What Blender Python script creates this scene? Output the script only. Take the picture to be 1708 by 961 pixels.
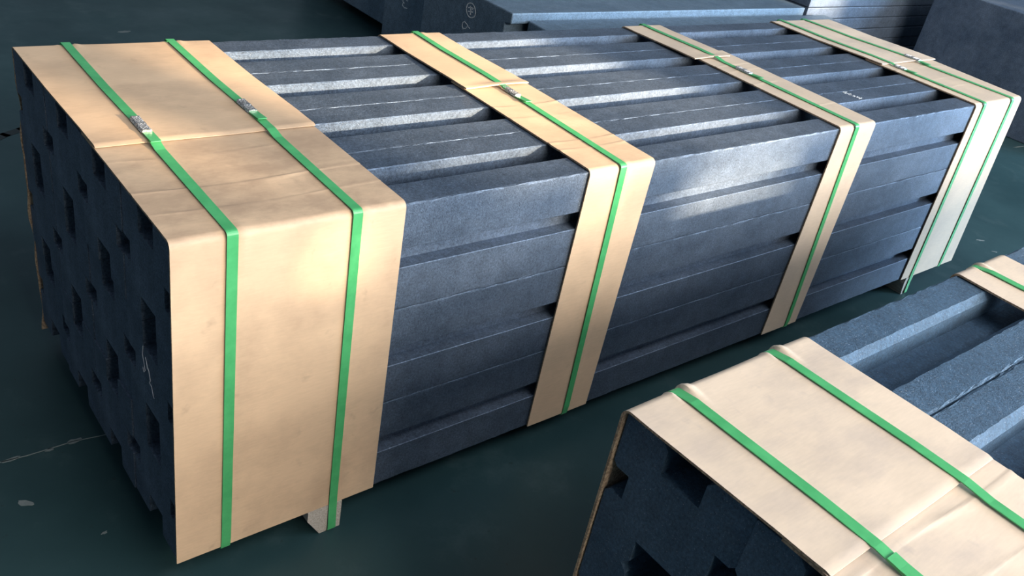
import bpy, math, random
from mathutils import Vector, Matrix
random.seed(7)
for o in list(bpy.data.objects): bpy.data.objects.remove(o)
SC = bpy.context.scene
COL = SC.collection
S = 0.75            # metres per working unit (one bundle height = 0.75 m)
FLOOR = -0.11       # floor level in working units

# ------------------------------------------------------------------ camera
CX, CY, CZ, PITCH, ROLL, YAW, FPX = -0.6041, -1.6632, 2.0214, 0.5340, 0.2093, 0.7901, 1475.2
f = Vector((math.cos(PITCH)*math.cos(YAW), math.cos(PITCH)*math.sin(YAW), -math.sin(PITCH)))
r0 = f.cross(Vector((0, 0, 1))).normalized(); u0 = r0.cross(f)
R = math.cos(ROLL)*r0 + math.sin(ROLL)*u0
U = -math.sin(ROLL)*r0 + math.cos(ROLL)*u0
cam_d = bpy.data.cameras.new('camera'); cam = bpy.data.objects.new('camera', cam_d); COL.objects.link(cam)
cam_d.sensor_fit = 'HORIZONTAL'; cam_d.sensor_width = 36; cam_d.lens = FPX/1708*36; cam_d.clip_start = 0.02
m = Matrix((R, U, -f)).transposed().to_4x4(); m.translation = Vector((CX, CY, CZ))*S
cam.matrix_world = m
SC.camera = cam

# ------------------------------------------------------------------ light
W = bpy.data.worlds.new('world'); SC.world = W; W.use_nodes = True
bg = W.node_tree.nodes['Background']; bg.inputs[0].default_value = (0.33, 0.43, 0.54, 1); bg.inputs[1].default_value = 0.44
KX, KZ = 0.5, 0.28   # the sun's ray: metres along x and z for one metre towards the sun-mask wall (-y)
def lamp(name, kind, loc, aim, energy, color, **kw):
    d = bpy.data.lights.new(name, kind); d.energy = energy; d.color = color
    for k, v in kw.items(): setattr(d, k, v)
    o = bpy.data.objects.new(name, d); COL.objects.link(o)
    o.location = Vector(loc)*S
    o.rotation_euler = (Vector(aim)-Vector(loc)).to_track_quat('-Z', 'Y').to_euler()
    return o
lamp('sun', 'SUN', (KX*4, -4, KZ*4), (0, 0, 0), 17, (1.0, 0.78, 0.53), angle=math.radians(1.3))
lamp('window_daylight', 'AREA', (3.7, -7.6, 3.6), (3.7, 0, 0.6), 930, (1.0, 0.91, 0.79), shape='RECTANGLE', size=9.0*S, size_y=4.0*S)
lamp('doorway_daylight', 'AREA', (12.0, -6.8, 2.9), (3.2, 0.6, 0.8), 1800, (0.54, 0.76, 1.0), shape='RECTANGLE', size=5.0*S, size_y=5.0*S)
lamp('overhead_fill', 'AREA', (4.0, -5.2, 8.6), (2.5, 0.0, 0.3), 300, (0.92, 0.95, 1.0), shape='RECTANGLE', size=9.0*S, size_y=3.0*S)  # added overhead fill lamp, lifts the aisle and the low front faces
vs = SC.view_settings
vs.view_transform = 'Standard'; vs.look = 'None'; vs.exposure = 0.04; vs.gamma = 1.0; vs.use_curve_mapping = False

# ------------------------------------------------------------------ materials
def new_mat(name):
    mt = bpy.data.materials.new(name); mt.use_nodes = True
    nt = mt.node_tree; b = nt.nodes['Principled BSDF']
    return mt, nt, b
def N(nt, t, **kw):
    n = nt.nodes.new(t)
    for k, v in kw.items():
        if k in n.inputs: n.inputs[k].default_value = v
        else: setattr(n, k, v)
    return n
def noise(nt, scale, detail=4, rough=0.55, stretch=None):
    tc = N(nt, 'ShaderNodeTexCoord')
    mp = N(nt, 'ShaderNodeMapping'); nt.links.new(tc.outputs['Object'], mp.inputs['Vector'])
    if stretch: mp.inputs['Scale'].default_value = stretch
    n = N(nt, 'ShaderNodeTexNoise'); n.inputs['Scale'].default_value = scale
    n.inputs['Detail'].default_value = detail; n.inputs['Roughness'].default_value = rough
    nt.links.new(mp.outputs[0], n.inputs['Vector'])
    return n.outputs['Fac']
def ramp(nt, src, stops):
    r = N(nt, 'ShaderNodeValToRGB'); e = r.color_ramp.elements
    while len(e) < len(stops): e.new(0.5)
    for el, (p, c) in zip(e, stops):
        el.position = p; el.color = (c, c, c, 1) if isinstance(c, (int, float)) else (*c, 1)
    nt.links.new(src, r.inputs[0]); return r.outputs[0]
def mix(nt, fac, a, b, mode='MIX'):
    mx = N(nt, 'ShaderNodeMix', data_type='RGBA', blend_type=mode)
    for sock, v in ((mx.inputs[0], fac), (mx.inputs[6], a), (mx.inputs[7], b)):
        if hasattr(v, 'is_linked'): nt.links.new(v, sock)
        else: sock.default_value = v if isinstance(v, (int, float)) else (*v, 1)
    return mx.outputs[2]
def bump(nt, b, src, strength, dist=0.002):
    bp = N(nt, 'ShaderNodeBump'); bp.inputs['Strength'].default_value = strength; bp.inputs['Distance'].default_value = dist
    nt.links.new(src, bp.inputs['Height']); nt.links.new(bp.outputs[0], b.inputs['Normal'])

def graphite(name, dark, light, metal, rough, grain):
    mt, nt, b = new_mat(name)
    big = ramp(nt, noise(nt, 5.0, 5, 0.6, (0.45, 1, 1)), [(0.32, 0), (0.7, 1)])
    c = mix(nt, big, dark, light)
    mott = ramp(nt, noise(nt, 26, 6, 0.72), [(0.30, 0.80), (0.72, 1.28)])
    c = mix(nt, 1.0, c, mott, 'MULTIPLY')
    fine = ramp(nt, noise(nt, 190, 3, 0.75), [(0.33, 0.62), (0.7, 1.42)])
    c = mix(nt, 1.0, c, fine, 'MULTIPLY')
    dust = ramp(nt, noise(nt, 420, 2, 0.5), [(0.66, 0), (0.76, 1)])
    c = mix(nt, dust, c, (0.36, 0.40, 0.46))
    nt.links.new(c, b.inputs['Base Color'])
    b.inputs['Metallic'].default_value = metal
    rr = ramp(nt, noise(nt, 14, 4, 0.6), [(0.3, rough-0.05), (0.7, rough+0.08)])
    nt.links.new(rr, b.inputs['Roughness'])
    bump(nt, b, noise(nt, 330, 4, 0.7), grain, 0.003)
    return mt
M_GR = graphite('graphite', (0.068, 0.096, 0.142), (0.128, 0.165, 0.225), 0.58, 0.52, 0.45)
M_GR2 = graphite('rough_graphite', (0.036, 0.076, 0.130), (0.055, 0.102, 0.162), 0.25, 0.6, 0.6)
M_GRD = graphite('dull_graphite', (0.10, 0.15, 0.205), (0.14, 0.195, 0.255), 0.25, 0.5, 0.3)

def cardboard(name, base, dirt_amt, dirt_col, seed, grime=0.0):
    mt, nt, b = new_mat(name)
    tone = ramp(nt, noise(nt, 3.0+seed, 4, 0.55), [(0.3, 0.90), (0.72, 1.06)])
    c = mix(nt, 1.0, base, tone, 'MULTIPLY')
    dirt = ramp(nt, noise(nt, 4.2+seed*0.7, 6, 0.62, (1.0, 1.7, 1.0)), [(0.46, 0), (0.68, dirt_amt)])
    c = mix(nt, dirt, c, dirt_col)
    spots = ramp(nt, noise(nt, 21+seed, 3, 0.6, (1.0, 0.6, 1.0)), [(0.64, 0), (0.76, dirt_amt*0.8)])
    c = mix(nt, spots, c, dirt_col)
    if grime:   # handling marks on the flat top, strongest over the front third of the sheet
        tc = N(nt, 'ShaderNodeTexCoord'); sp = N(nt, 'ShaderNodeSeparateXYZ'); nt.links.new(tc.outputs['Object'], sp.inputs[0])
        up = N(nt, 'ShaderNodeMapRange'); nt.links.new(sp.outputs['Z'], up.inputs[0])
        up.inputs[1].default_value = 0.990*S; up.inputs[2].default_value = 1.004*S
        ya = N(nt, 'ShaderNodeMapRange'); nt.links.new(sp.outputs['Y'], ya.inputs[0])
        for i_, v_ in ((1, 0.36*S), (2, 0.62*S), (3, 1.0), (4, 0.22)): ya.inputs[i_].default_value = v_
        bl = ramp(nt, noise(nt, 6.5, 7, 0.7, (1.0, 1.6, 1.0)), [(0.38, 0.12), (0.60, 1.0)])
        a_ = N(nt, 'ShaderNodeMath', operation='MULTIPLY'); nt.links.new(up.outputs[0], a_.inputs[0]); nt.links.new(ya.outputs[0], a_.inputs[1])
        b_ = N(nt, 'ShaderNodeMath', operation='MULTIPLY'); nt.links.new(a_.outputs[0], b_.inputs[0]); nt.links.new(bl, b_.inputs[1])
        g_ = N(nt, 'ShaderNodeMath', operation='MULTIPLY'); nt.links.new(b_.outputs[0], g_.inputs[0]); g_.inputs[1].default_value = grime
        c = mix(nt, g_.outputs[0], c, dirt_col)
    fib = ramp(nt, noise(nt, 90, 2, 0.5, (0.5, 3, 3)), [(0.3, 0.965), (0.7, 1.03)])
    c = mix(nt, 1.0, c, fib, 'MULTIPLY')
    nt.links.new(c, b.inputs['Base Color'])
    b.inputs['Roughness'].default_value = 0.62
    bump(nt, b, noise(nt, 60, 3, 0.5, (0.4, 2, 2)), 0.06, 0.002)
    return mt
CARD = (0.65, 0.458, 0.30)
M_CARD = cardboard('cardboard_kraft', CARD, 0.30, (0.34, 0.24, 0.16), 0.0, 0.45)
M_CARD1 = cardboard('cardboard_smudged', CARD, 0.45, (0.32, 0.215, 0.145), 0.8, 0.62)
M_CARDG = cardboard('cardboard_greyish', (0.60, 0.47, 0.35), 0.30, (0.38, 0.31, 0.27), 1.7)
M_CARDN = cardboard('cardboard_pale', (0.66, 0.53, 0.41), 0.42, (0.36, 0.30, 0.28), 2.6)
M_EDGE, nt, b = new_mat('cardboard_cut_edge')
c = mix(nt, ramp(nt, noise(nt, 220, 2, 0.5), [(0.4, 0), (0.6, 1)]), (0.22, 0.15, 0.10), (0.42, 0.31, 0.21))
nt.links.new(c, b.inputs['Base Color']); b.inputs['Roughness'].default_value = 0.85

M_STRAP, nt, b = new_mat('green_strapping')
c = mix(nt, ramp(nt, noise(nt, 30, 3, 0.6), [(0.35, 0), (0.7, 1)]), (0.055, 0.33, 0.115), (0.08, 0.41, 0.15))
nt.links.new(c, b.inputs['Base Color']); b.inputs['Roughness'].default_value = 0.38
M_SEAL, nt, b = new_mat('zinc_seal')
c = mix(nt, ramp(nt, noise(nt, 300, 2, 0.5), [(0.4, 0), (0.6, 1)]), (0.22, 0.22, 0.23), (0.72, 0.72, 0.72))
nt.links.new(c, b.inputs['Base Color']); b.inputs['Metallic'].default_value = 0.75; b.inputs['Roughness'].default_value = 0.38
M_WOOD, nt, b = new_mat('grey_wood')
c = mix(nt, ramp(nt, noise(nt, 30, 4, 0.6, (8, 0.6, 8)), [(0.3, 0), (0.7, 1)]), (0.30, 0.26, 0.22), (0.55, 0.50, 0.44))
nt.links.new(c, b.inputs['Base Color']); b.inputs['Roughness'].default_value = 0.8
M_CHALK, nt, b = new_mat('chalk')
b.inputs['Base Color'].default_value = (0.62, 0.64, 0.66, 1); b.inputs['Roughness'].default_value = 0.95
M_FLOOR, nt, b = new_mat('floor_green_paint')
blot = ramp(nt, noise(nt, 0.9, 6, 0.62), [(0.35, 0), (0.68, 1)])
c = mix(nt, blot, (0.014, 0.038, 0.043), (0.029, 0.066, 0.072))
scuff = ramp(nt, noise(nt, 7, 6, 0.7), [(0.56, 0), (0.74, 0.55)])
c = mix(nt, scuff, c, (0.055, 0.09, 0.095))
specks = ramp(nt, noise(nt, 55, 2, 0.6), [(0.70, 0), (0.76, 0.6)])
c = mix(nt, specks, c, (0.018, 0.028, 0.03))
nt.links.new(c, b.inputs['Base Color'])
nt.links.new(ramp(nt, noise(nt, 3, 5, 0.6), [(0.3, 0.34), (0.7, 0.52)]), b.inputs['Roughness'])
b.inputs['Specular IOR Level'].default_value = 0.3
bump(nt, b, noise(nt, 25, 4, 0.5), 0.08, 0.002)
M_WALL, nt, b = new_mat('sun_mask_plaster')
c = mix(nt, noise(nt, 2, 4, 0.6), (0.30, 0.33, 0.34), (0.36, 0.39, 0.40))
nt.links.new(c, b.inputs['Base Color']); b.inputs['Roughness'].default_value = 0.9
M_CHIP, nt, b = new_mat('bare_concrete')
c = mix(nt, noise(nt, 40, 3, 0.6), (0.08, 0.105, 0.11), (0.19, 0.22, 0.22))
nt.links.new(c, b.inputs['Base Color']); b.inputs['Roughness'].default_value = 0.7
M_JOINT, nt, b = new_mat('floor_joint_dirt')
c = mix(nt, noise(nt, 30, 3, 0.6), (0.008, 0.012, 0.014), (0.02, 0.03, 0.032))
nt.links.new(c, b.inputs['Base Color']); b.inputs['Roughness'].default_value = 0.7

# ------------------------------------------------------------------ helpers
def mesh(name, verts, faces, mats, fmat=None, smooth=False):
    me = bpy.data.meshes.new(name)
    me.from_pydata([(v[0]*S, v[1]*S, v[2]*S) for v in verts], [], faces)
    for mt in (mats if isinstance(mats, (list, tuple)) else [mats]): me.materials.append(mt)
    if fmat:
        for p, k in zip(me.polygons, fmat): p.material_index = k
    if smooth:
        for p in me.polygons: p.use_smooth = True
    me.update()
    return me
def obj(name, me, parent=None, loc=(0, 0, 0), label=None, cat=None, group=None, kind=None):
    o = bpy.data.objects.new(name, me); COL.objects.link(o); o.location = Vector(loc)*S
    if parent: o.parent = parent
    if label: o['label'] = label
    if cat: o['category'] = cat
    if group: o['group'] = group
    if kind: o['kind'] = kind
    return o
class MB:
    def __init__(s): s.v = []; s.f = []
    def hexa(s, p):   # eight points: bottom ring then top ring, both counter-clockwise
        k = len(s.v); s.v += p
        for q in ((3, 2, 1, 0), (4, 5, 6, 7), (0, 1, 5, 4), (1, 2, 6, 5), (2, 3, 7, 6), (3, 0, 4, 7)): s.f.append([k+i for i in q])
    def box(s, x0, x1, y0, y1, z0, z1):
        s.hexa([(x0, y0, z0), (x1, y0, z0), (x1, y1, z0), (x0, y1, z0), (x0, y0, z1), (x1, y0, z1), (x1, y1, z1), (x0, y1, z1)])
    def prism(s, poly, h0, h1, ax='z'):   # a polygon raised along an axis
        k = len(s.v); n = len(poly)
        for h in (h0, h1):
            for a, c in poly: s.v.append({'z': (a, c, h), 'y': (a, h, c), 'x': (h, a, c)}[ax])
        s.f.append([k+i for i in reversed(range(n))]); s.f.append([k+n+i for i in range(n)])
        for i in range(n): j = (i+1) % n; s.f.append([k+i, k+j, k+n+j, k+n+i])
    def ribbon(s, pts, nrm, w):           # flat stroke with a little relief
        nrm = Vector(nrm)
        for a, c in zip(pts, pts[1:]):
            a, c = Vector(a), Vector(c); d = (c-a)
            if d.length < 1e-6: continue
            t = d.normalized().cross(nrm)*w*0.5; e = d.normalized()*w*0.3; h = nrm*0.0012
            q = [a-t-e, c-t+e, c+t+e, a+t-e]
            s.hexa([tuple(p) for p in q]+[tuple(p+h) for p in q])

def block_mesh(w, h, length, seed, jit=0.0012, tg=(0.049, 0.075), sg=(0.030, 0.045), lip=0.005, mat=None, seg=180, edge=0.0024):
    """A carbon block with a keyway along the middle of each of its four long sides, origin at the lower corner."""
    rnd = random.Random(seed); c = edge; a, d = tg; b_, e = sg; m_ = w/2; n_ = h/2; q = lip
    g = c+0.005; Q = []   # corners carry an unjittered shoulder so that only the arris itself is ragged
    P = [(c, 0, 1), (g, 0, 0), (m_-a-q, 0, 0), (m_-a, q, 0), (m_-a, d, 0), (m_+a, d, 0), (m_+a, q, 0), (m_+a+q, 0, 0), (w-g, 0, 0), (w-c, 0, 1),
         (w, c, 1), (w, g, 0), (w, n_-b_-q*.6, 0), (w-q*.6, n_-b_, 0), (w-e, n_-b_, 0), (w-e, n_+b_, 0), (w-q*.6, n_+b_, 0), (w, n_+b_+q*.6, 0), (w, h-g, 0), (w, h-c, 1),
         (w-c, h, 1), (w-g, h, 0), (m_+a+q, h, 2), (m_+a, h-q, 0), (m_+a, h-d, 0), (m_-a, h-d, 0), (m_-a, h-q, 0), (m_-a-q, h, 2), (g, h, 0), (c, h, 1),
         (0, h-c, 1), (0, h-g, 0), (0, n_+b_+q*.6, 0), (q*.6, n_+b_, 0), (e, n_+b_, 0), (e, n_-b_, 0), (q*.6, n_-b_, 0), (0, n_-b_-q*.6, 0), (0, g, 0), (0, c, 1)]
    V = []; F = []; n = len(P)
    for i in range(seg+1):
        x = length*i/seg
        for (y, z, k) in P:
            if i in (0, seg): k = 0
            my, mz = (1 if y < w/2 else -1), (1 if z < h/2 else -1)
            if k == 1: y += my*rnd.uniform(-0.3, 1)*jit; z += mz*rnd.uniform(-0.3, 1)*jit
            elif k == 2: y += rnd.uniform(-1, 1)*jit*0.5
            V.append((x, y, z))
    for i in range(seg):
        for j in range(n):
            j2 = (j+1) % n; F.append([i*n+j, (i+1)*n+j, (i+1)*n+j2, i*n+j2][::-1])
    F.append([j for j in range(n)][::-1]); F.append([seg*n+j for j in range(n)])
    return mesh('graphite_block', V, F, mat)

def lerp(a, b, t): return a+(b-a)*t
def bend(t, a, b, c):   # three-point polyline over the stretch top-back, corner, hanging end
    return a
def path_L(top_y, side_y, z_top, z_bot, r, off, rise=0.0, rise_len=0.12, step=0.011, creases=()):
    """Points, outward normals and position class of an L from the top of a bundle down one side.
    top_y: where the sheet starts on top; side_y: the side plane; rise: how high it starts, lying over another sheet."""
    sgn = 1 if side_y > top_y else -1
    yc = side_y-sgn*(r-off); L1 = abs(yc-top_y); pts = []
    ys = [L1*i/max(1, int(L1/step)) for i in range(int(L1/step)+1)]
    for cr in creases:
        k = abs(cr-top_y)
        if 0.01 < k < L1-0.01: ys += [k-0.004, k, k+0.004]
    for k in sorted(set(round(y, 4) for y in ys)):
        h = rise*min(1.0, max(0.0, 1-(k-rise_len)/0.30)) if rise else 0
        pts.append((top_y+sgn*k, z_top+off+h, 0.0, 1.0))
    for i in range(1, 8):
        a = math.pi/2*i/8
        pts.append((yc+sgn*r*math.sin(a), z_top+off-r+r*math.cos(a), sgn*math.sin(a), math.cos(a)))
    z1 = z_top+off-r; n = max(2, int((z1-z_bot)/0.03))
    for i in range(n+1): pts.append((side_y+sgn*off, z1+(z_bot-z1)*i/n, sgn*1.0, 0.0))
    return pts
T = 0.0055   # board thickness
def sheet(xa, xb, P, W3, disp, side_y, z_top, mat, name='cardboard_sheet', nx=26, ragged=None, soft=0.0):
    """xa / xb: (x at the start on top, x at the corner, x at the hanging end) of the two edges."""
    top_y = P[0][0]; zb = P[-1][1]; V = []; F = []; FM = []
    def xe(e, y, z, nz):
        if nz > 0.7: return lerp(e[0], e[1], min(1, max(0, (y-top_y)/(side_y-top_y))))
        return lerp(e[1], e[2], min(1, max(0, (z_top-z)/(z_top-zb))))
    rows = []
    for i, (y, z, ny, nz) in enumerate(P):
        a, b_ = xe(xa, y, z, nz), xe(xb, y, z, nz)
        if ragged: a += ragged(y, z)
        rows.append([(lerp(a, b_, k/nx), y, z, ny, nz) for k in range(nx+1)])
    for lay in (0, 1):
        for ri, row in enumerate(rows):
            for (x, y, z, ny, nz) in row:
                d = disp(x, y, z, nz)+((T*(1-soft) if ri == 0 else T) if lay == 0 else 0.0)
                V.append((x, y+ny*d, z+nz*d))
    n = nx+1; o = n*len(rows); flip = side_y > top_y
    def add(q, k): F.append(q if flip else q[::-1]); FM.append(k)
    for i in range(len(rows)-1):
        for k in range(nx):
            a = i*n+k
            add([a, a+1, a+n+1, a+n], 0); add([o+a, o+a+n, o+a+n+1, o+a+1], 1)
        a = i*n; add([a, a+n, o+a+n, o+a], 1)
        a = i*n+nx; add([a, o+a, o+a+n, a+n], 1)
    for k in range(nx):
        a = k; add([a, o+a, o+a+1, a+1], 0)
        a = (len(rows)-1)*n+k; add([a, a+1, o+a+1, o+a], 0)
    me = mesh(name, V, F, [mat, M_EDGE], FM)
    for p in me.polygons: p.use_smooth = p.material_index == 0 and len(p.vertices) == 4
    try: me.set_sharp_from_angle(angle=math.radians(35))
    except Exception: pass
    return me
def gauss(x, s): return math.exp(-(x/s)**2)

def strap_mesh(loop, w, t=0.0022, name='plastic_strap', closed=True):
    """loop: [(x, y, z)] centre line with the flat side facing out of the y-z loop."""
    V = []; F = []; n = len(loop)
    for i, p in enumerate(loop):
        a = loop[i-1] if (i or closed) else loop[i]; b_ = loop[(i+1) % n] if (i < n-1 or closed) else loop[i]
        ty, tz = b_[1]-a[1], b_[2]-a[2]; l = math.hypot(ty, tz) or 1; ny, nz = tz/l, -ty/l
        if closed is None: ny, nz = -ny, -nz
        for sx, k in ((-w/2, 0), (w/2, 0), (w/2, 1), (-w/2, 1)):
            V.append((p[0]+sx, p[1]+ny*t*k, p[2]+nz*t*k))
    for i in range(n if closed else n-1):
        j = (i+1) % n
        for k in range(4): F.append([i*4+k, i*4+(k+1) % 4, j*4+(k+1) % 4, j*4+k])
    if not closed: F += [[3, 2, 1, 0], [(n-1)*4+k for k in range(4)]]
    return mesh(name, V, F, M_STRAP)

def seal_mesh(length, w):
    """Crimped metal clip folded round the strap, along y; two dimpled bands."""
    V = []; F = []; ny, nx = 22, 7
    for i in range(ny+1):
        y = length*(i/ny-0.5)
        for k in range(nx+1):
            x = (k/nx-0.5)*w*1.12; edge = k in (0, nx)
            q = abs(i/ny-0.5)
            z = 0.0065+(0.0022 if (i+k) % 2 else -0.0008)*(0 if q < 0.05 or q > 0.44 else 1)+(0.0025 if q < 0.05 or q > 0.44 else 0)
            V.append((x, y, 0.0 if edge else z))
    n = nx+1
    for i in range(ny):
        for k in range(nx): F.append([i*n+k, i*n+k+1, (i+1)*n+k+1, (i+1)*n+k])
    F.append([k for k in range(n)][::-1]); F.append([ny*n+k for k in range(n)])
    F.append([j for i in range(ny+1) for j in [i*n]]+[j for i in reversed(range(ny+1)) for j in [i*n+nx]])
    return mesh('metal_seal', V, F, M_SEAL)

# ------------------------------------------------------------------ floor and added sun-mask wall
mb = MB(); mb.box(-8, 26, -8.4, 16, FLOOR-0.3, FLOOR)
floor = obj('floor', mesh('floor', mb.v, mb.f, M_FLOOR), kind='structure')
WY = -8.0
def wall_hole(u0, u1, v0, v1): return (u0+KX*-WY, u1+KX*-WY, v0+KZ*-WY, v1+KZ*-WY)
HOLES = [wall_hole(*h) for h in (
    (0.30, 0.52, 1.13, 1.28),        # openings shaped so the sun lands in chosen patches
    (0.92, 1.80, 1.02, 1.40), (1.82, 2.64, 1.02, 1.40),
    (0.375, 0.465, 0.84, 0.93), (1.30, 1.40, 0.88, 0.97), (1.80, 2.42, 0.74, 0.99),
    (7.70, 8.28, 1.26, 1.58), (9.06, 9.20, 1.26, 1.58))]
xs = sorted({-8.0, 26.0, *[h[0] for h in HOLES], *[h[1] for h in HOLES]}); zs = sorted({FLOOR, 15.0, *[h[2] for h in HOLES], *[h[3] for h in HOLES]})
mb = MB()
for a, b_ in zip(xs, xs[1:]):
    run = None
    for c_, d_ in zip(zs, zs[1:]):
        mx_, mz = (a+b_)/2, (c_+d_)/2
        if any(h[0] < mx_ < h[1] and h[2] < mz < h[3] for h in HOLES): run = None; continue
        if run is None: mb.box(a, b_, WY-0.05, WY, c_, d_); run = len(mb.v)-8
        else:
            for k in range(4, 8): x, y, z = mb.v[run+k]; mb.v[run+k] = (x, y, d_)
wall = obj('sun_mask_wall', mesh('sun_mask_wall', mb.v, mb.f, M_WALL), kind='structure')  # unseen wall, added to cut the sun into patches

# chips of missing paint, seams and scuffs on the floor
def blob(cx, cy, rx, ry, rot, seed, n=14):
    rnd = random.Random(seed); out = []
    for i in range(n):
        a = 2*math.pi*i/n; k = rnd.uniform(0.65, 1.15)
        x, y = rx*k*math.cos(a), ry*k*math.sin(a)
        out.append((cx+x*math.cos(rot)-y*math.sin(rot), cy+x*math.sin(rot)+y*math.cos(rot)))
    return out
for i, (cx, cy, rx, ry, rot) in enumerate([(-0.255, 0.508, 0.024, 0.012, -0.7), (-0.10, 0.29, 0.010, 0.005, 0.2), (-0.06, 0.712, 0.022, 0.012, 0.1), (-0.135, 0.705, 0.014, 0.007, 0.1),
        (-0.24, 0.712, 0.03, 0.009, 0.1), (5.31, 0.15, 0.035, 0.008, -0.6), (5.24, 0.02, 0.02, 0.007, -0.7), (7.85, 1.0, 0.10, 0.008, -0.1), (0.47, 3.13, 0.03, 0.012, 0.3), (1.43, 4.70, 0.05, 0.02, 0.2)]):
    mb = MB(); mb.prism(blob(cx, cy, rx, ry, rot, i), FLOOR-0.002, FLOOR+0.0012)
    obj('paint_chip', mesh('paint_chip', mb.v, mb.f, M_CHIP), floor)
def seam(pts, w, mat):
    mb = MB(); mb.ribbon([(x, y, FLOOR) for x, y in pts], (0, 0, 1), w); return mesh('seam', mb.v, mb.f, mat)
obj('floor_seam', seam([(-0.6, 0.75), (-0.28, 0.713), (-0.2, 0.708), (-0.06, 0.712), (0.1, 0.69)], 0.0035, M_CHIP), floor)
obj('floor_seam', seam([(0.05, 2.93), (0.31, 3.14), (0.40, 3.19), (0.52, 3.24)], 0.05, M_JOINT), floor)

# ------------------------------------------------------------------ bundles
BW, BH = 0.3155, 0.3333
ROWS = ['bottom', 'middle', 'top']
def bundle_blocks(x0, y0, sgn, length, mat, jit, lip, labels, group, seeds, edge=0.0024):
    protos = [block_mesh(BW-0.0015, BH-0.0012, length, s, jit=jit, lip=lip, mat=mat, edge=edge) for s in seeds]
    out = {}
    for rz in range(3):
        for cy in range(4):
            rnd = random.Random(100+rz*7+cy*3+int(length*10))
            y = y0+cy*BW if sgn > 0 else y0-(cy+1)*BW
            o = obj('graphite_block', protos[(rz*4+cy) % len(protos)], None, (x0+rnd.uniform(0, 0.006), y+0.0007, rz*BH+0.0003),
                    labels(rz, cy), 'block', group)
            out[rz, cy] = o
    return out
ORD = ['nearest the wide cardboard front', 'second from the front', 'third from the front', 'farthest back']
def lab_main(rz, cy):
    pos = ['at the front side', 'second from the front', 'third from the front', 'at the back side'][cy]
    return f'grooved grey carbon block in {ROWS[rz]} layer of the large four-sheet bundle, {pos}'
LEN = 4.345
main = bundle_blocks(0.0, 0.0, 1, LEN, M_GR, 0.0016, 0.003, lab_main, 'carbon blocks of the large bundle', (1, 2, 3), 0.0013)
def lab_near(rz, cy):
    pos = ['beside the dark aisle', 'second from the aisle', 'third from the aisle', 'farthest from the aisle'][cy]
    return f'rough-edged blue-grey carbon block, {ROWS[rz]} layer of the lower right bundle, {pos}'
NX, NY = 0.548, -0.880
near = bundle_blocks(NX, NY, -1, 4.3, M_GR2, 0.0028, 0.018, lab_near, 'carbon blocks of the lower right bundle', (11, 12, 13))

def chalk(parent, strokes, nrm, w, name='chalk_mark', label=None):
    loc = parent.location/S; mb = MB()
    for st in strokes: mb.ribbon([tuple(Vector(p)-loc) for p in st], nrm, w)
    o = obj(name, mesh(name, mb.v, mb.f, M_CHALK), parent)
    if label: o['label'] = label
    return o
xq = -0.0005
b0 = main[1, 0]
bx = b0.location.x/S-0.0008
chalk(b0, [[(bx, 0.205, 0.592), (bx, 0.212, 0.560), (bx, 0.204, 0.545), (bx, 0.196, 0.520), (bx, 0.205, 0.508), (bx, 0.212, 0.520)],
           [(bx, 0.190, 0.566), (bx, 0.178, 0.545), (bx, 0.168, 0.535), (bx, 0.160, 0.512), (bx, 0.168, 0.500), (bx, 0.152, 0.498), (bx, 0.140, 0.470), (bx, 0.134, 0.474)],
           [(bx, 0.184, 0.556), (bx, 0.180, 0.535)]], (-1, 0, 0), 0.0013, label='white chalk scribble')
b0 = main[2, 0]; tz = 1.0+0.0003
tz = (b0.location.z/S)+BH-0.0012
rnd = random.Random(5)
chalk(b0, [[(3.15+0.012*math.sin(i*2.1)+0.002*i, 0.308-0.006*i, tz), (3.165+0.012*math.cos(i*1.7), 0.304-0.006*i, tz)] for i in range(15)], (0, 0, 1), 0.0022, label='faint chalk writing')

# ---- cardboard of the large bundle: (x edges, strap lines)
def make_disp(straps, corner_y, creases, seed, sag=0.0016, pinch=0.006, ripple=0.0009, top=1.0, backlift=0.0):
    rnd = random.Random(seed); ph = [rnd.uniform(0, 6) for _ in range(4)]
    def d(x, y, z, nz):
        v = ripple*(math.sin(x*17+ph[0])*math.sin(y*11+z*9+ph[1])+1)*0.5
        if nz > 0.7:
            for cr, amp in creases: v += amp*gauss(y-cr-0.01*math.sin(x*9+ph[2]), 0.005)
        near_c = gauss(y-corner_y, 0.035)*(gauss(z-top, 0.05) if nz < 0.7 else 1)
        for sx in straps:
            xs_ = sx(y, z)
            v -= pinch*0.5*gauss(x-xs_, 0.016)*near_c
            v += pinch*(0.42*gauss(x-xs_-0.022, 0.007)+0.20*gauss(x-xs_-0.036, 0.005)+0.24*gauss(x-xs_+0.020, 0.007))*near_c
            v += pinch*0.14*gauss(x-xs_-0.030, 0.005)*gauss(y-corner_y, 0.06)
        return max(v, 0.0006)-0.0 if near_c < 0.2 else v
    return d
def strap_x(b_t, f_t, f_b, depth=1.2655, y_front=0.0, y_back=1.2655):
    def g(y, z):
        if abs(y-y_front) < 0.03 and z < 0.985: return lerp(f_t, f_b, 1-z)
        return lerp(f_t, b_t, (y-y_front)/(y_back-y_front))
    return g
WD = 4*BW
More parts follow.
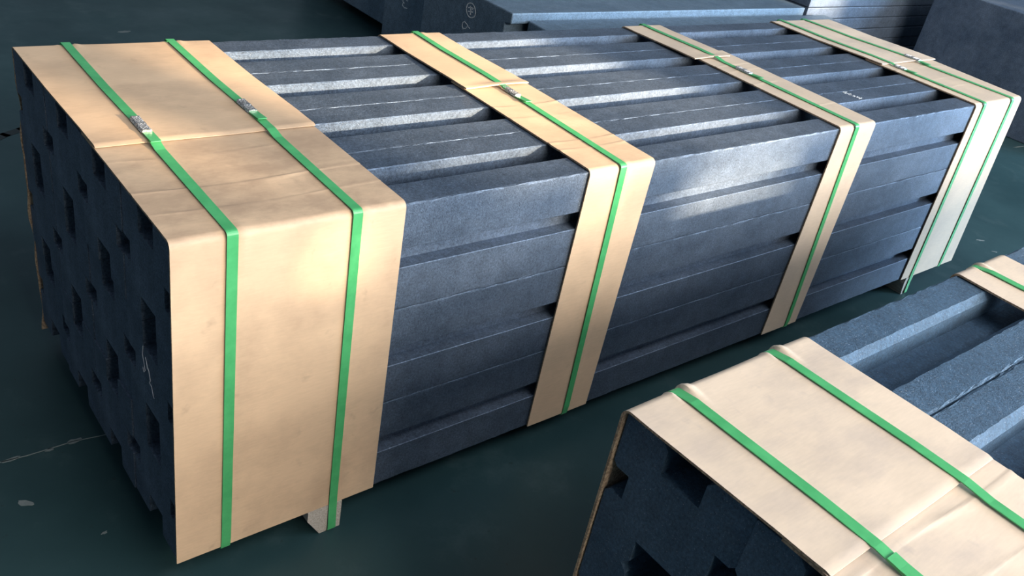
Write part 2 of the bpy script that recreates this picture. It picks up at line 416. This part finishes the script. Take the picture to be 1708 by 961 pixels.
CARDS = [
    dict(k='wide', x0=(0.000, -0.002, 0.000), x1=(0.605, 0.603, 0.617), bx0=(0.0, 0.0, 0.0), bx1=(0.606, 0.606, 0.606), joint=(0.488, 0.60), zb=0.0,
         straps=[(0.151, 0.138, 0.137, 0.0, 0.578, 0.095), (0.476, 0.459, 0.473, 0.5, 0.645, 0.085)], creases=[(0.225, 0.0018), (0.115, 0.0012), (0.40, 0.0008)], mat=(M_CARD1, M_CARD1)),
    dict(k='second', lift=0.004, x0=(1.276, 1.262, 1.256), x1=(1.566, 1.553, 1.548), bx0=(1.272, 1.288, 1.288), bx1=(1.556, 1.570, 1.570), joint=(0.655, 0.75), zb=0.0,
         straps=[(1.459, 1.402, 1.437, 0.0, 0.600, 0.085)], creases=[(0.50, 0.0014), (0.40, 0.0008), (0.20, 0.0016), (0.145, 0.0014)], mat=(M_CARD, M_CARD)),
    dict(k='third', lift=0.003, x0=(2.690, 2.650, 2.657), x1=(2.955, 2.915, 2.925), bx0=(2.640, 2.662, 2.662), bx1=(2.895, 2.920, 2.920), joint=(0.775, 0.87), zb=0.0,
         straps=[(2.805, 2.762, 2.844, 0.0, 0.602, 0.08)], creases=[(0.69, 0.0016), (0.62, 0.0012), (0.47, 0.0014), (0.20, 0.0012)], mat=(M_CARDG, M_CARD)),
    dict(k='far', lift=0.002, x0=(3.862, 3.838, 3.915), x1=(4.425, 4.350, 4.500), bx0=(3.858, 3.872, 3.872), bx1=(4.43, 4.455, 4.455), joint=(0.53, 0.63), zb=0.0,
         straps=[(3.965, 3.922, 4.020, 0.5, 0.47, 0.06), (4.200, 4.235, 4.345, 0.0, 0.56, 0.085)], creases=[(0.46, 0.0014), (0.30, 0.001), (0.20, 0.0012)], mat=(M_CARDN, M_CARDG)),
]
WHERE = {'wide': 'wide left end of the large bundle', 'second': 'second narrow band of the large bundle', 'third': 'third narrow band of the large bundle', 'far': 'far right end of the large bundle'}
FRONT_LABEL = {'wide': 'wide tan cardboard sheet over the front corner of the large bundle, two green straps across',
               'second': 'narrow tan cardboard sheet over the front corner, second from left on the large bundle',
               'third': 'narrow tan cardboard sheet over the front corner, third from left on the large bundle',
               'far': 'tan cardboard sheet at the far right end of the large bundle, front corner piece'}
BACK_LABEL = {'wide': 'wide tan cardboard sheet on the back half of the large bundle top, left end',
              'second': 'narrow tan cardboard strip on the back half of the large bundle, second from left',
              'third': 'narrow greyish cardboard strip on the back half of the large bundle, third from left',
              'far': 'greyish cardboard sheet on the back half of the large bundle, far right end'}
STRAP_LABEL = {('wide', 0): 'green plastic strap with metal seal, left one on the wide left cardboard',
               ('wide', 1): 'green strap with metal seal, right one on the wide left cardboard, over the wooden foot',
               ('second', 0): 'green plastic strap with metal seal along the second cardboard band of the large bundle',
               ('third', 0): 'green plastic strap with metal seal along the third cardboard band of the large bundle',
               ('far', 0): 'thin green strap on the far right cardboard of the large bundle, left of its two',
               ('far', 1): 'thin green strap on the far right cardboard with bulging seal, right of its two'}
def corner_loop(pts, r=0.010, n=5):
    """Round the four corners of a loop of (x, y, z) way points."""
    out = []; k = len(pts)
    for i in range(k):
        p0, p, p2 = Vector(pts[i-1]), Vector(pts[i]), Vector(pts[(i+1) % k])
        a, c_ = (p0-p), (p2-p)
        rr = min(r, a.length*0.4, c_.length*0.4)
        A, B = p+a.normalized()*rr, p+c_.normalized()*rr
        if a.normalized().dot(c_.normalized()) < -0.98: out.append(tuple(p)); continue
        for j in range(n+1):
            t = j/n; out.append(tuple((1-t)**2*A+2*t*(1-t)*p+t*t*B))
    return out
SW = 0.027
for cdx, cd in enumerate(CARDS):
    k = cd['k']; jy, fy = cd['joint']
    sx = [strap_x(s[0], s[1], s[2]) for s in cd['straps']]
    cr = cd['creases']
    # front sheet: lies on the blocks and runs under the back sheet
    P = path_L(fy, 0.0, 1.0, cd['zb'], 0.013, 0.0015, creases=[c_[0] for c_ in cr])
    me = sheet(cd['x0'], cd['x1'], P, None, make_disp(sx, 0.0, cr, cdx), 0.0, 1.0, cd['mat'][1] if k == 'far' else cd['mat'][0], nx=int(26+60*(cd['x1'][0]-cd['x0'][0])))
    obj('cardboard_sheet', me, None, (0, 0, 0), FRONT_LABEL[k], 'cardboard', 'front cardboard sheets of the large bundle')
    # back sheet
    P = path_L(jy, WD, 1.0, -0.04 if k == 'wide' else 0.0, 0.013, 0.0015, rise=T+0.0026, rise_len=fy-jy+0.006)
    rag = (lambda y, z: (0.006*math.sin(z*17)*math.sin(z*9+1)+0.002*math.sin(z*41)) if z < 0.95 else 0.0) if k == 'wide' else None
    base = make_disp(sx, WD, [], 20+cdx, pinch=0.010)
    lift = lambda x, y, z, nz, base=base, jy=jy, cd=cd: base(x, y, z, nz)+(cd.get('lift', 0.0008)*(1+0.8*math.sin(x*14))*gauss(y-jy, 0.03) if nz > 0.7 else 0)
    me = sheet(cd['bx0'], cd['bx1'], P, None, lift, WD, 1.0, cd['mat'][0], nx=int(26+60*(cd['bx1'][0]-cd['bx0'][0])), ragged=rag, soft=0.75 if k == 'wide' else 0.2)
    obj('cardboard_sheet', me, None, (0, 0, 0), BACK_LABEL[k], 'cardboard', 'back cardboard sheets of the large bundle')
    for si, (tb, ft, fb, foot, sy, sl) in enumerate(cd['straps']):
        o1 = T+0.0038; zt = 1.0+o1; bot = FLOOR+0.004 if foot else -0.012
        dirx = (fb-ft)
        xb = fb+(dirx*0.08 if foot else 0)
        pts = [(tb, WD+o1+0.004, bot), (tb, WD+o1+0.004, zt+0.001), *[(lerp(ft, tb, (jy+q)/WD), jy+q, zt+e) for q, e in ((0.40, 0.001), (0.11, T+0.0028), (-0.005, T+0.0028), (-0.05, 0.001))],
               (ft, -o1-0.001, zt), (lerp(ft, fb, 0.97), -o1-0.001, 0.03), (xb, -0.006 if not foot else -0.016, bot)]
        st = obj('plastic_strap', strap_mesh(corner_loop(pts, 0.012), SW), None, (0, 0, 0), STRAP_LABEL[k, si], 'strap', 'green straps of the large bundle')
        def zs_(y):
            if y > jy+0.40: return zt+0.001
            if y > jy+0.11: return lerp(zt+T+0.0028, zt+0.001, (y-jy-0.11)/0.29)
            if y > jy-0.005: return zt+T+0.0028
            if y > jy-0.05: return lerp(zt+0.001, zt+T+0.0028, (y-jy+0.05)/0.045)
            return zt+0.001
        se = obj('metal_seal', seal_mesh(sl, SW), st, (lerp(ft, tb, sy/WD), sy, zs_(sy)+0.0015))
        se.rotation_euler = (0, 0, -math.atan2(tb-ft, WD))
        ty = [sy+sl*0.45, sy, sy-sl*0.6, sy-sl*0.6-0.055]
        tail = [(lerp(ft, tb, y/WD), y, zs_(y)+0.0026+(0.004 if i == 3 else 0)) for i, y in enumerate(ty)]
        obj('strap_tail', strap_mesh(tail, SW*0.98, 0.0022, 'strap_tail', closed=False), st)

# ---- wooden feet
def skid(x0, x1, y0, y1, label, cut=0.044):
    mb = MB(); mb.prism([(x0+cut, FLOOR+0.001), (x1, FLOOR+0.001), (x1, -0.001), (x0, -0.001), (x0, FLOOR+0.072)], y0, y1, 'y')
    return obj('wooden_skid', mesh('wooden_skid', mb.v, mb.f, M_WOOD), None, (0, 0, 0), label, 'skid', 'wooden feet under the bundles')
skid(0.392, 0.506, -0.010, WD, 'pale wooden foot poking out below the wide cardboard of the large bundle')
skid(3.975, 4.050, -0.010, WD, 'small wooden foot below the far right cardboard of the large bundle', 0.02)
skid(NX+0.42, NX+0.54, NY-WD, NY, 'wooden foot under the left end of the lower right bundle', 0.03)
skid(NX+3.60, NX+3.72, NY-WD, NY, 'wooden foot under the right end of the lower right bundle', 0.03)

# ---- cardboard of the near bundle (its back side faces the aisle)
NW = WD
NC = [dict(k='a', x0=(0.540, 0.540, 0.556), x1=(1.123, 1.137, 1.140), fx0=(0.542, 0.545, 0.55), fx1=(1.135, 1.125, 1.12), jy=-1.345, fy=-1.25,
           straps=[(0.682, 0.655, 0.64), (1.003, 0.975, 0.96)], creases=[(-1.374, 0.0022), (-1.49, 0.0014)]),
      dict(k='b', x0=(1.862, 1.892, 1.895), x1=(2.175, 2.185, 2.185), fx0=(1.850, 1.835, 1.83), fx1=(2.165, 2.15, 2.15), jy=-1.42, fy=-1.32,
           straps=[(2.008, 2.03, 2.04)], creases=[(-1.55, 0.0014)])]
def n_strap_x(b_t, f_t): return lambda y, z: lerp(b_t, f_t, min(1, max(0, (NY-y)/NW)))
NLAB = {'a': ('pale wide cardboard sheet on the lower right bundle, back half toward the dark aisle', 'pale wide cardboard sheet on the lower right bundle, half beyond the overlap at bottom edge'),
        'b': ('pale narrow cardboard band on the lower right bundle, beside the right picture edge', 'pale narrow cardboard band on the lower right bundle, front half out of view')}
NST = {('a', 0): 'green strap on the lower right bundle, left of the two on its wide pale cardboard',
       ('a', 1): 'green strap on the lower right bundle, right of the two on its wide pale cardboard',
       ('b', 0): 'green strap on the narrow pale cardboard band at the right picture edge'}
for ci, cd in enumerate(NC):
    sx = [n_strap_x(s[0], s[1]) for s in cd['straps']]
    jy, fy = cd['jy'], cd['fy']
    P = path_L(jy, NY, 1.0, 0.0, 0.016, 0.0015, rise=T+0.0028, rise_len=0.106)
    base = make_disp(sx, NY, [], 50+ci, pinch=0.020, ripple=0.0016)
    lift = lambda x, y, z, nz, base=base, jy=jy: base(x, y, z, nz)+(0.0010*(1+0.8*math.sin(x*11+1))*gauss(y-jy, 0.03) if nz > 0.7 else 0)
    me = sheet(cd['x0'], cd['x1'], P, None, lift, NY, 1.0, M_CARDN, nx=110, soft=0.5)
    obj('cardboard_sheet', me, None, (0, 0, 0), NLAB[cd['k']][0], 'cardboard', 'cardboard sheets of the lower right bundle')
    P = path_L(fy, NY-NW, 1.0, 0.0, 0.013, 0.0015, creases=[c_[0] for c_ in cd['creases']])
    me = sheet(cd['fx0'], cd['fx1'], P, None, make_disp(sx, NY-NW, cd['creases'], 60+ci), NY-NW, 1.0, M_CARDN)
    obj('cardboard_sheet', me, None, (0, 0, 0), NLAB[cd['k']][1], 'cardboard', 'cardboard sheets of the lower right bundle')
    for si, (tb, ft, fb) in enumerate(cd['straps']):
        o1 = T+0.0038; zt = 1.0+o1
        xa = lambda y: lerp(tb, ft, (NY-y)/NW)
        pts = [(tb, NY+o1, -0.012), (tb, NY+o1-0.002, zt-0.008), (xa(NY-0.05), NY-0.05, zt+0.001), (xa(jy+0.40), jy+0.40, zt+0.001), (xa(jy+0.11), jy+0.11, zt+T+0.0028), (xa(jy-0.005), jy-0.005, zt+T+0.0028), (xa(jy-0.06), jy-0.06, zt+0.0025), (ft, NY-NW-o1, zt), (fb, NY-NW-o1, -0.012)]
        st = obj('plastic_strap', strap_mesh(corner_loop(pts, 0.012), SW), None, (0, 0, 0), NST[cd['k'], si], 'strap', 'green straps of the lower right bundle')
        if cd['k'] == 'a' and si == 0:
            tl = [(xa(y), y, z) for y, z in ((-1.375, zt+0.0085), (-1.40, zt+0.006), (-1.47, zt+0.0040), (-1.56, zt+0.0034))]
            obj('strap_tail', strap_mesh(tl, SW*1.04, 0.0026, 'strap_tail', closed=False), st)

# ------------------------------------------------------------------ background stacks
def poly_block(name, poly, z0, z1, mat, label, cat='block', group=None, ax='z'):
    mb = MB(); mb.prism(poly, z0, z1, ax)
    me = mesh(name, mb.v, mb.f, mat)
    o = obj(name, me, None, (0, 0, 0), label, cat, group)
    bv = o.modifiers.new('edge', 'BEVEL'); bv.width = 0.006; bv.segments = 2; bv.limit_method = 'ANGLE'
    return o
G = 'big blocks stacked behind the large bundle'
poly_block('carbon_block', [(3.165, 1.52), (6.29, 1.52), (6.60, 2.545), (3.255, 2.590)], FLOOR+0.001, 0.60, M_GRD, 'long flat blue-grey carbon block right behind the large bundle, lower step', 'block', G)
u1 = poly_block('carbon_block', [(2.60, FLOOR+0.02), (3.565, FLOOR+0.02), (3.565, 0.645), (2.60, 0.645), (2.60, 0.575), (2.66, 0.565), (2.66, 0.45), (2.60, 0.44)], 3.12, 6.36, M_GRD,
                'large dark carbon block behind, chalk circle on its end face', 'block', G, 'x')
u2 = poly_block('carbon_block', [(3.60, FLOOR+0.02), (4.25, FLOOR+0.02), (4.25, 0.64), (3.60, 0.64)], 3.24, 6.3, M_GRD, 'dark carbon block in the background with a chalk curl, left of the circled one', 'block', G, 'x')
u3 = poly_block('carbon_block', [(4.44, FLOOR+0.075), (5.9, FLOOR+0.075), (5.9, 0.66), (4.44, 0.66)], 3.40, 6.3, M_GRD, 'dark carbon block raised off the floor at the top left of the background stack', 'block', G, 'x')
for (xx, y0, y1, h, lb) in ((3.9, 4.44, 5.9, 0.074, 'wooden bearer under the raised background block, near end'), (5.7, 4.44, 5.9, 0.074, 'wooden bearer under the raised background block, far end')):
    mb = MB(); mb.box(xx, xx+0.12, y0, y1, FLOOR+0.001, FLOOR+h)
    obj('wooden_bearer', mesh('wooden_bearer', mb.v, mb.f, M_WOOD), None, (0, 0, 0), lb, 'skid', 'bearers under background blocks')
for (y0, y1, lb) in ((2.60, 3.565, 'thin bearer under the circle-marked background block'), (3.60, 4.25, 'thin bearer under the curl-marked background block')):
    for xx, en in ((3.8, ', left end'), (5.6, ', right end')):
        mb = MB(); mb.box(xx, xx+0.12, y0, y1, FLOOR+0.001, FLOOR+0.0195)
        obj('wooden_bearer', mesh('wooden_bearer', mb.v, mb.f, M_WOOD), None, (0, 0, 0), lb+en, 'skid', 'bearers under background blocks')
ux = 3.1195
ell = [(ux, 3.020+0.052*math.cos(a)*(1+0.1*math.sin(2*a)), 0.535+0.046*math.sin(a)) for a in [2*math.pi*i/16 for i in range(17)]]
chalk(u1, [ell, [(ux, 3.050, 0.545), (ux, 3.030, 0.552), (ux, 2.995, 0.556)], [(ux, 3.045, 0.522), (ux, 2.998, 0.530)], [(ux, 3.030, 0.560), (ux, 3.022, 0.535), (ux, 3.020, 0.508)],
           [(ux, 2.998, 0.556), (ux, 3.005, 0.545)]], (-1, 0, 0), 0.006, label='circled chalk sign')
chalk(u1, [[(ux, 3.072, 0.392), (ux, 3.088, 0.410), (ux, 3.088, 0.432), (ux, 3.068, 0.446), (ux, 3.040, 0.436), (ux, 3.020, 0.424), (ux, 3.002, 0.420)], [(ux, 3.075, 0.398), (ux, 3.045, 0.404), (ux, 3.035, 0.420)]],
      (-1, 0, 0), 0.0055, label='chalk nine-like curl')
vx = 3.2395
chalk(u2, [[(vx, 3.935, 0.320), (vx, 3.965, 0.330), (vx, 3.995, 0.315), (vx, 3.998, 0.300), (vx, 3.975, 0.294)], [(vx, 3.988, 0.292), (vx, 4.000, 0.275), (vx, 3.975, 0.262), (vx, 3.930, 0.268)]], (-1, 0, 0), 0.007, label='chalk curl')
# slabs at the far right back
edges = [FLOOR+0.001, 0.016, 0.120, 0.224, 0.328, 0.432, 0.536, 0.640, 0.744, 0.848]
rnd = random.Random(3)
NTH = ['bottom', 'second from bottom', 'third from bottom', 'fourth from bottom', 'fifth from bottom', 'fourth from top', 'third from top', 'second from top', 'topmost']
for i, (a, c_) in enumerate(zip(edges, edges[1:])):
    dx, dy = rnd.uniform(-0.02, 0.02), rnd.uniform(0, 0.012)
    poly_block('carbon_slab', [(6.43+dx, 2.615+dy), (8.75+dx, 2.615+dy), (8.75+dx, 3.6), (6.43+dx, 3.6)], a, c_-0.003, M_GR, f'carbon slab {NTH[i]} in the layered pile at the far right back', 'slab', 'slabs of the layered pile')
poly_block('carbon_block', [(8.0, 0.35), (9.9, 0.35), (9.9, 2.33), (8.0, 2.33)], FLOOR+0.001, 0.905, M_GR, 'big dark carbon block standing at the upper right corner', 'block')
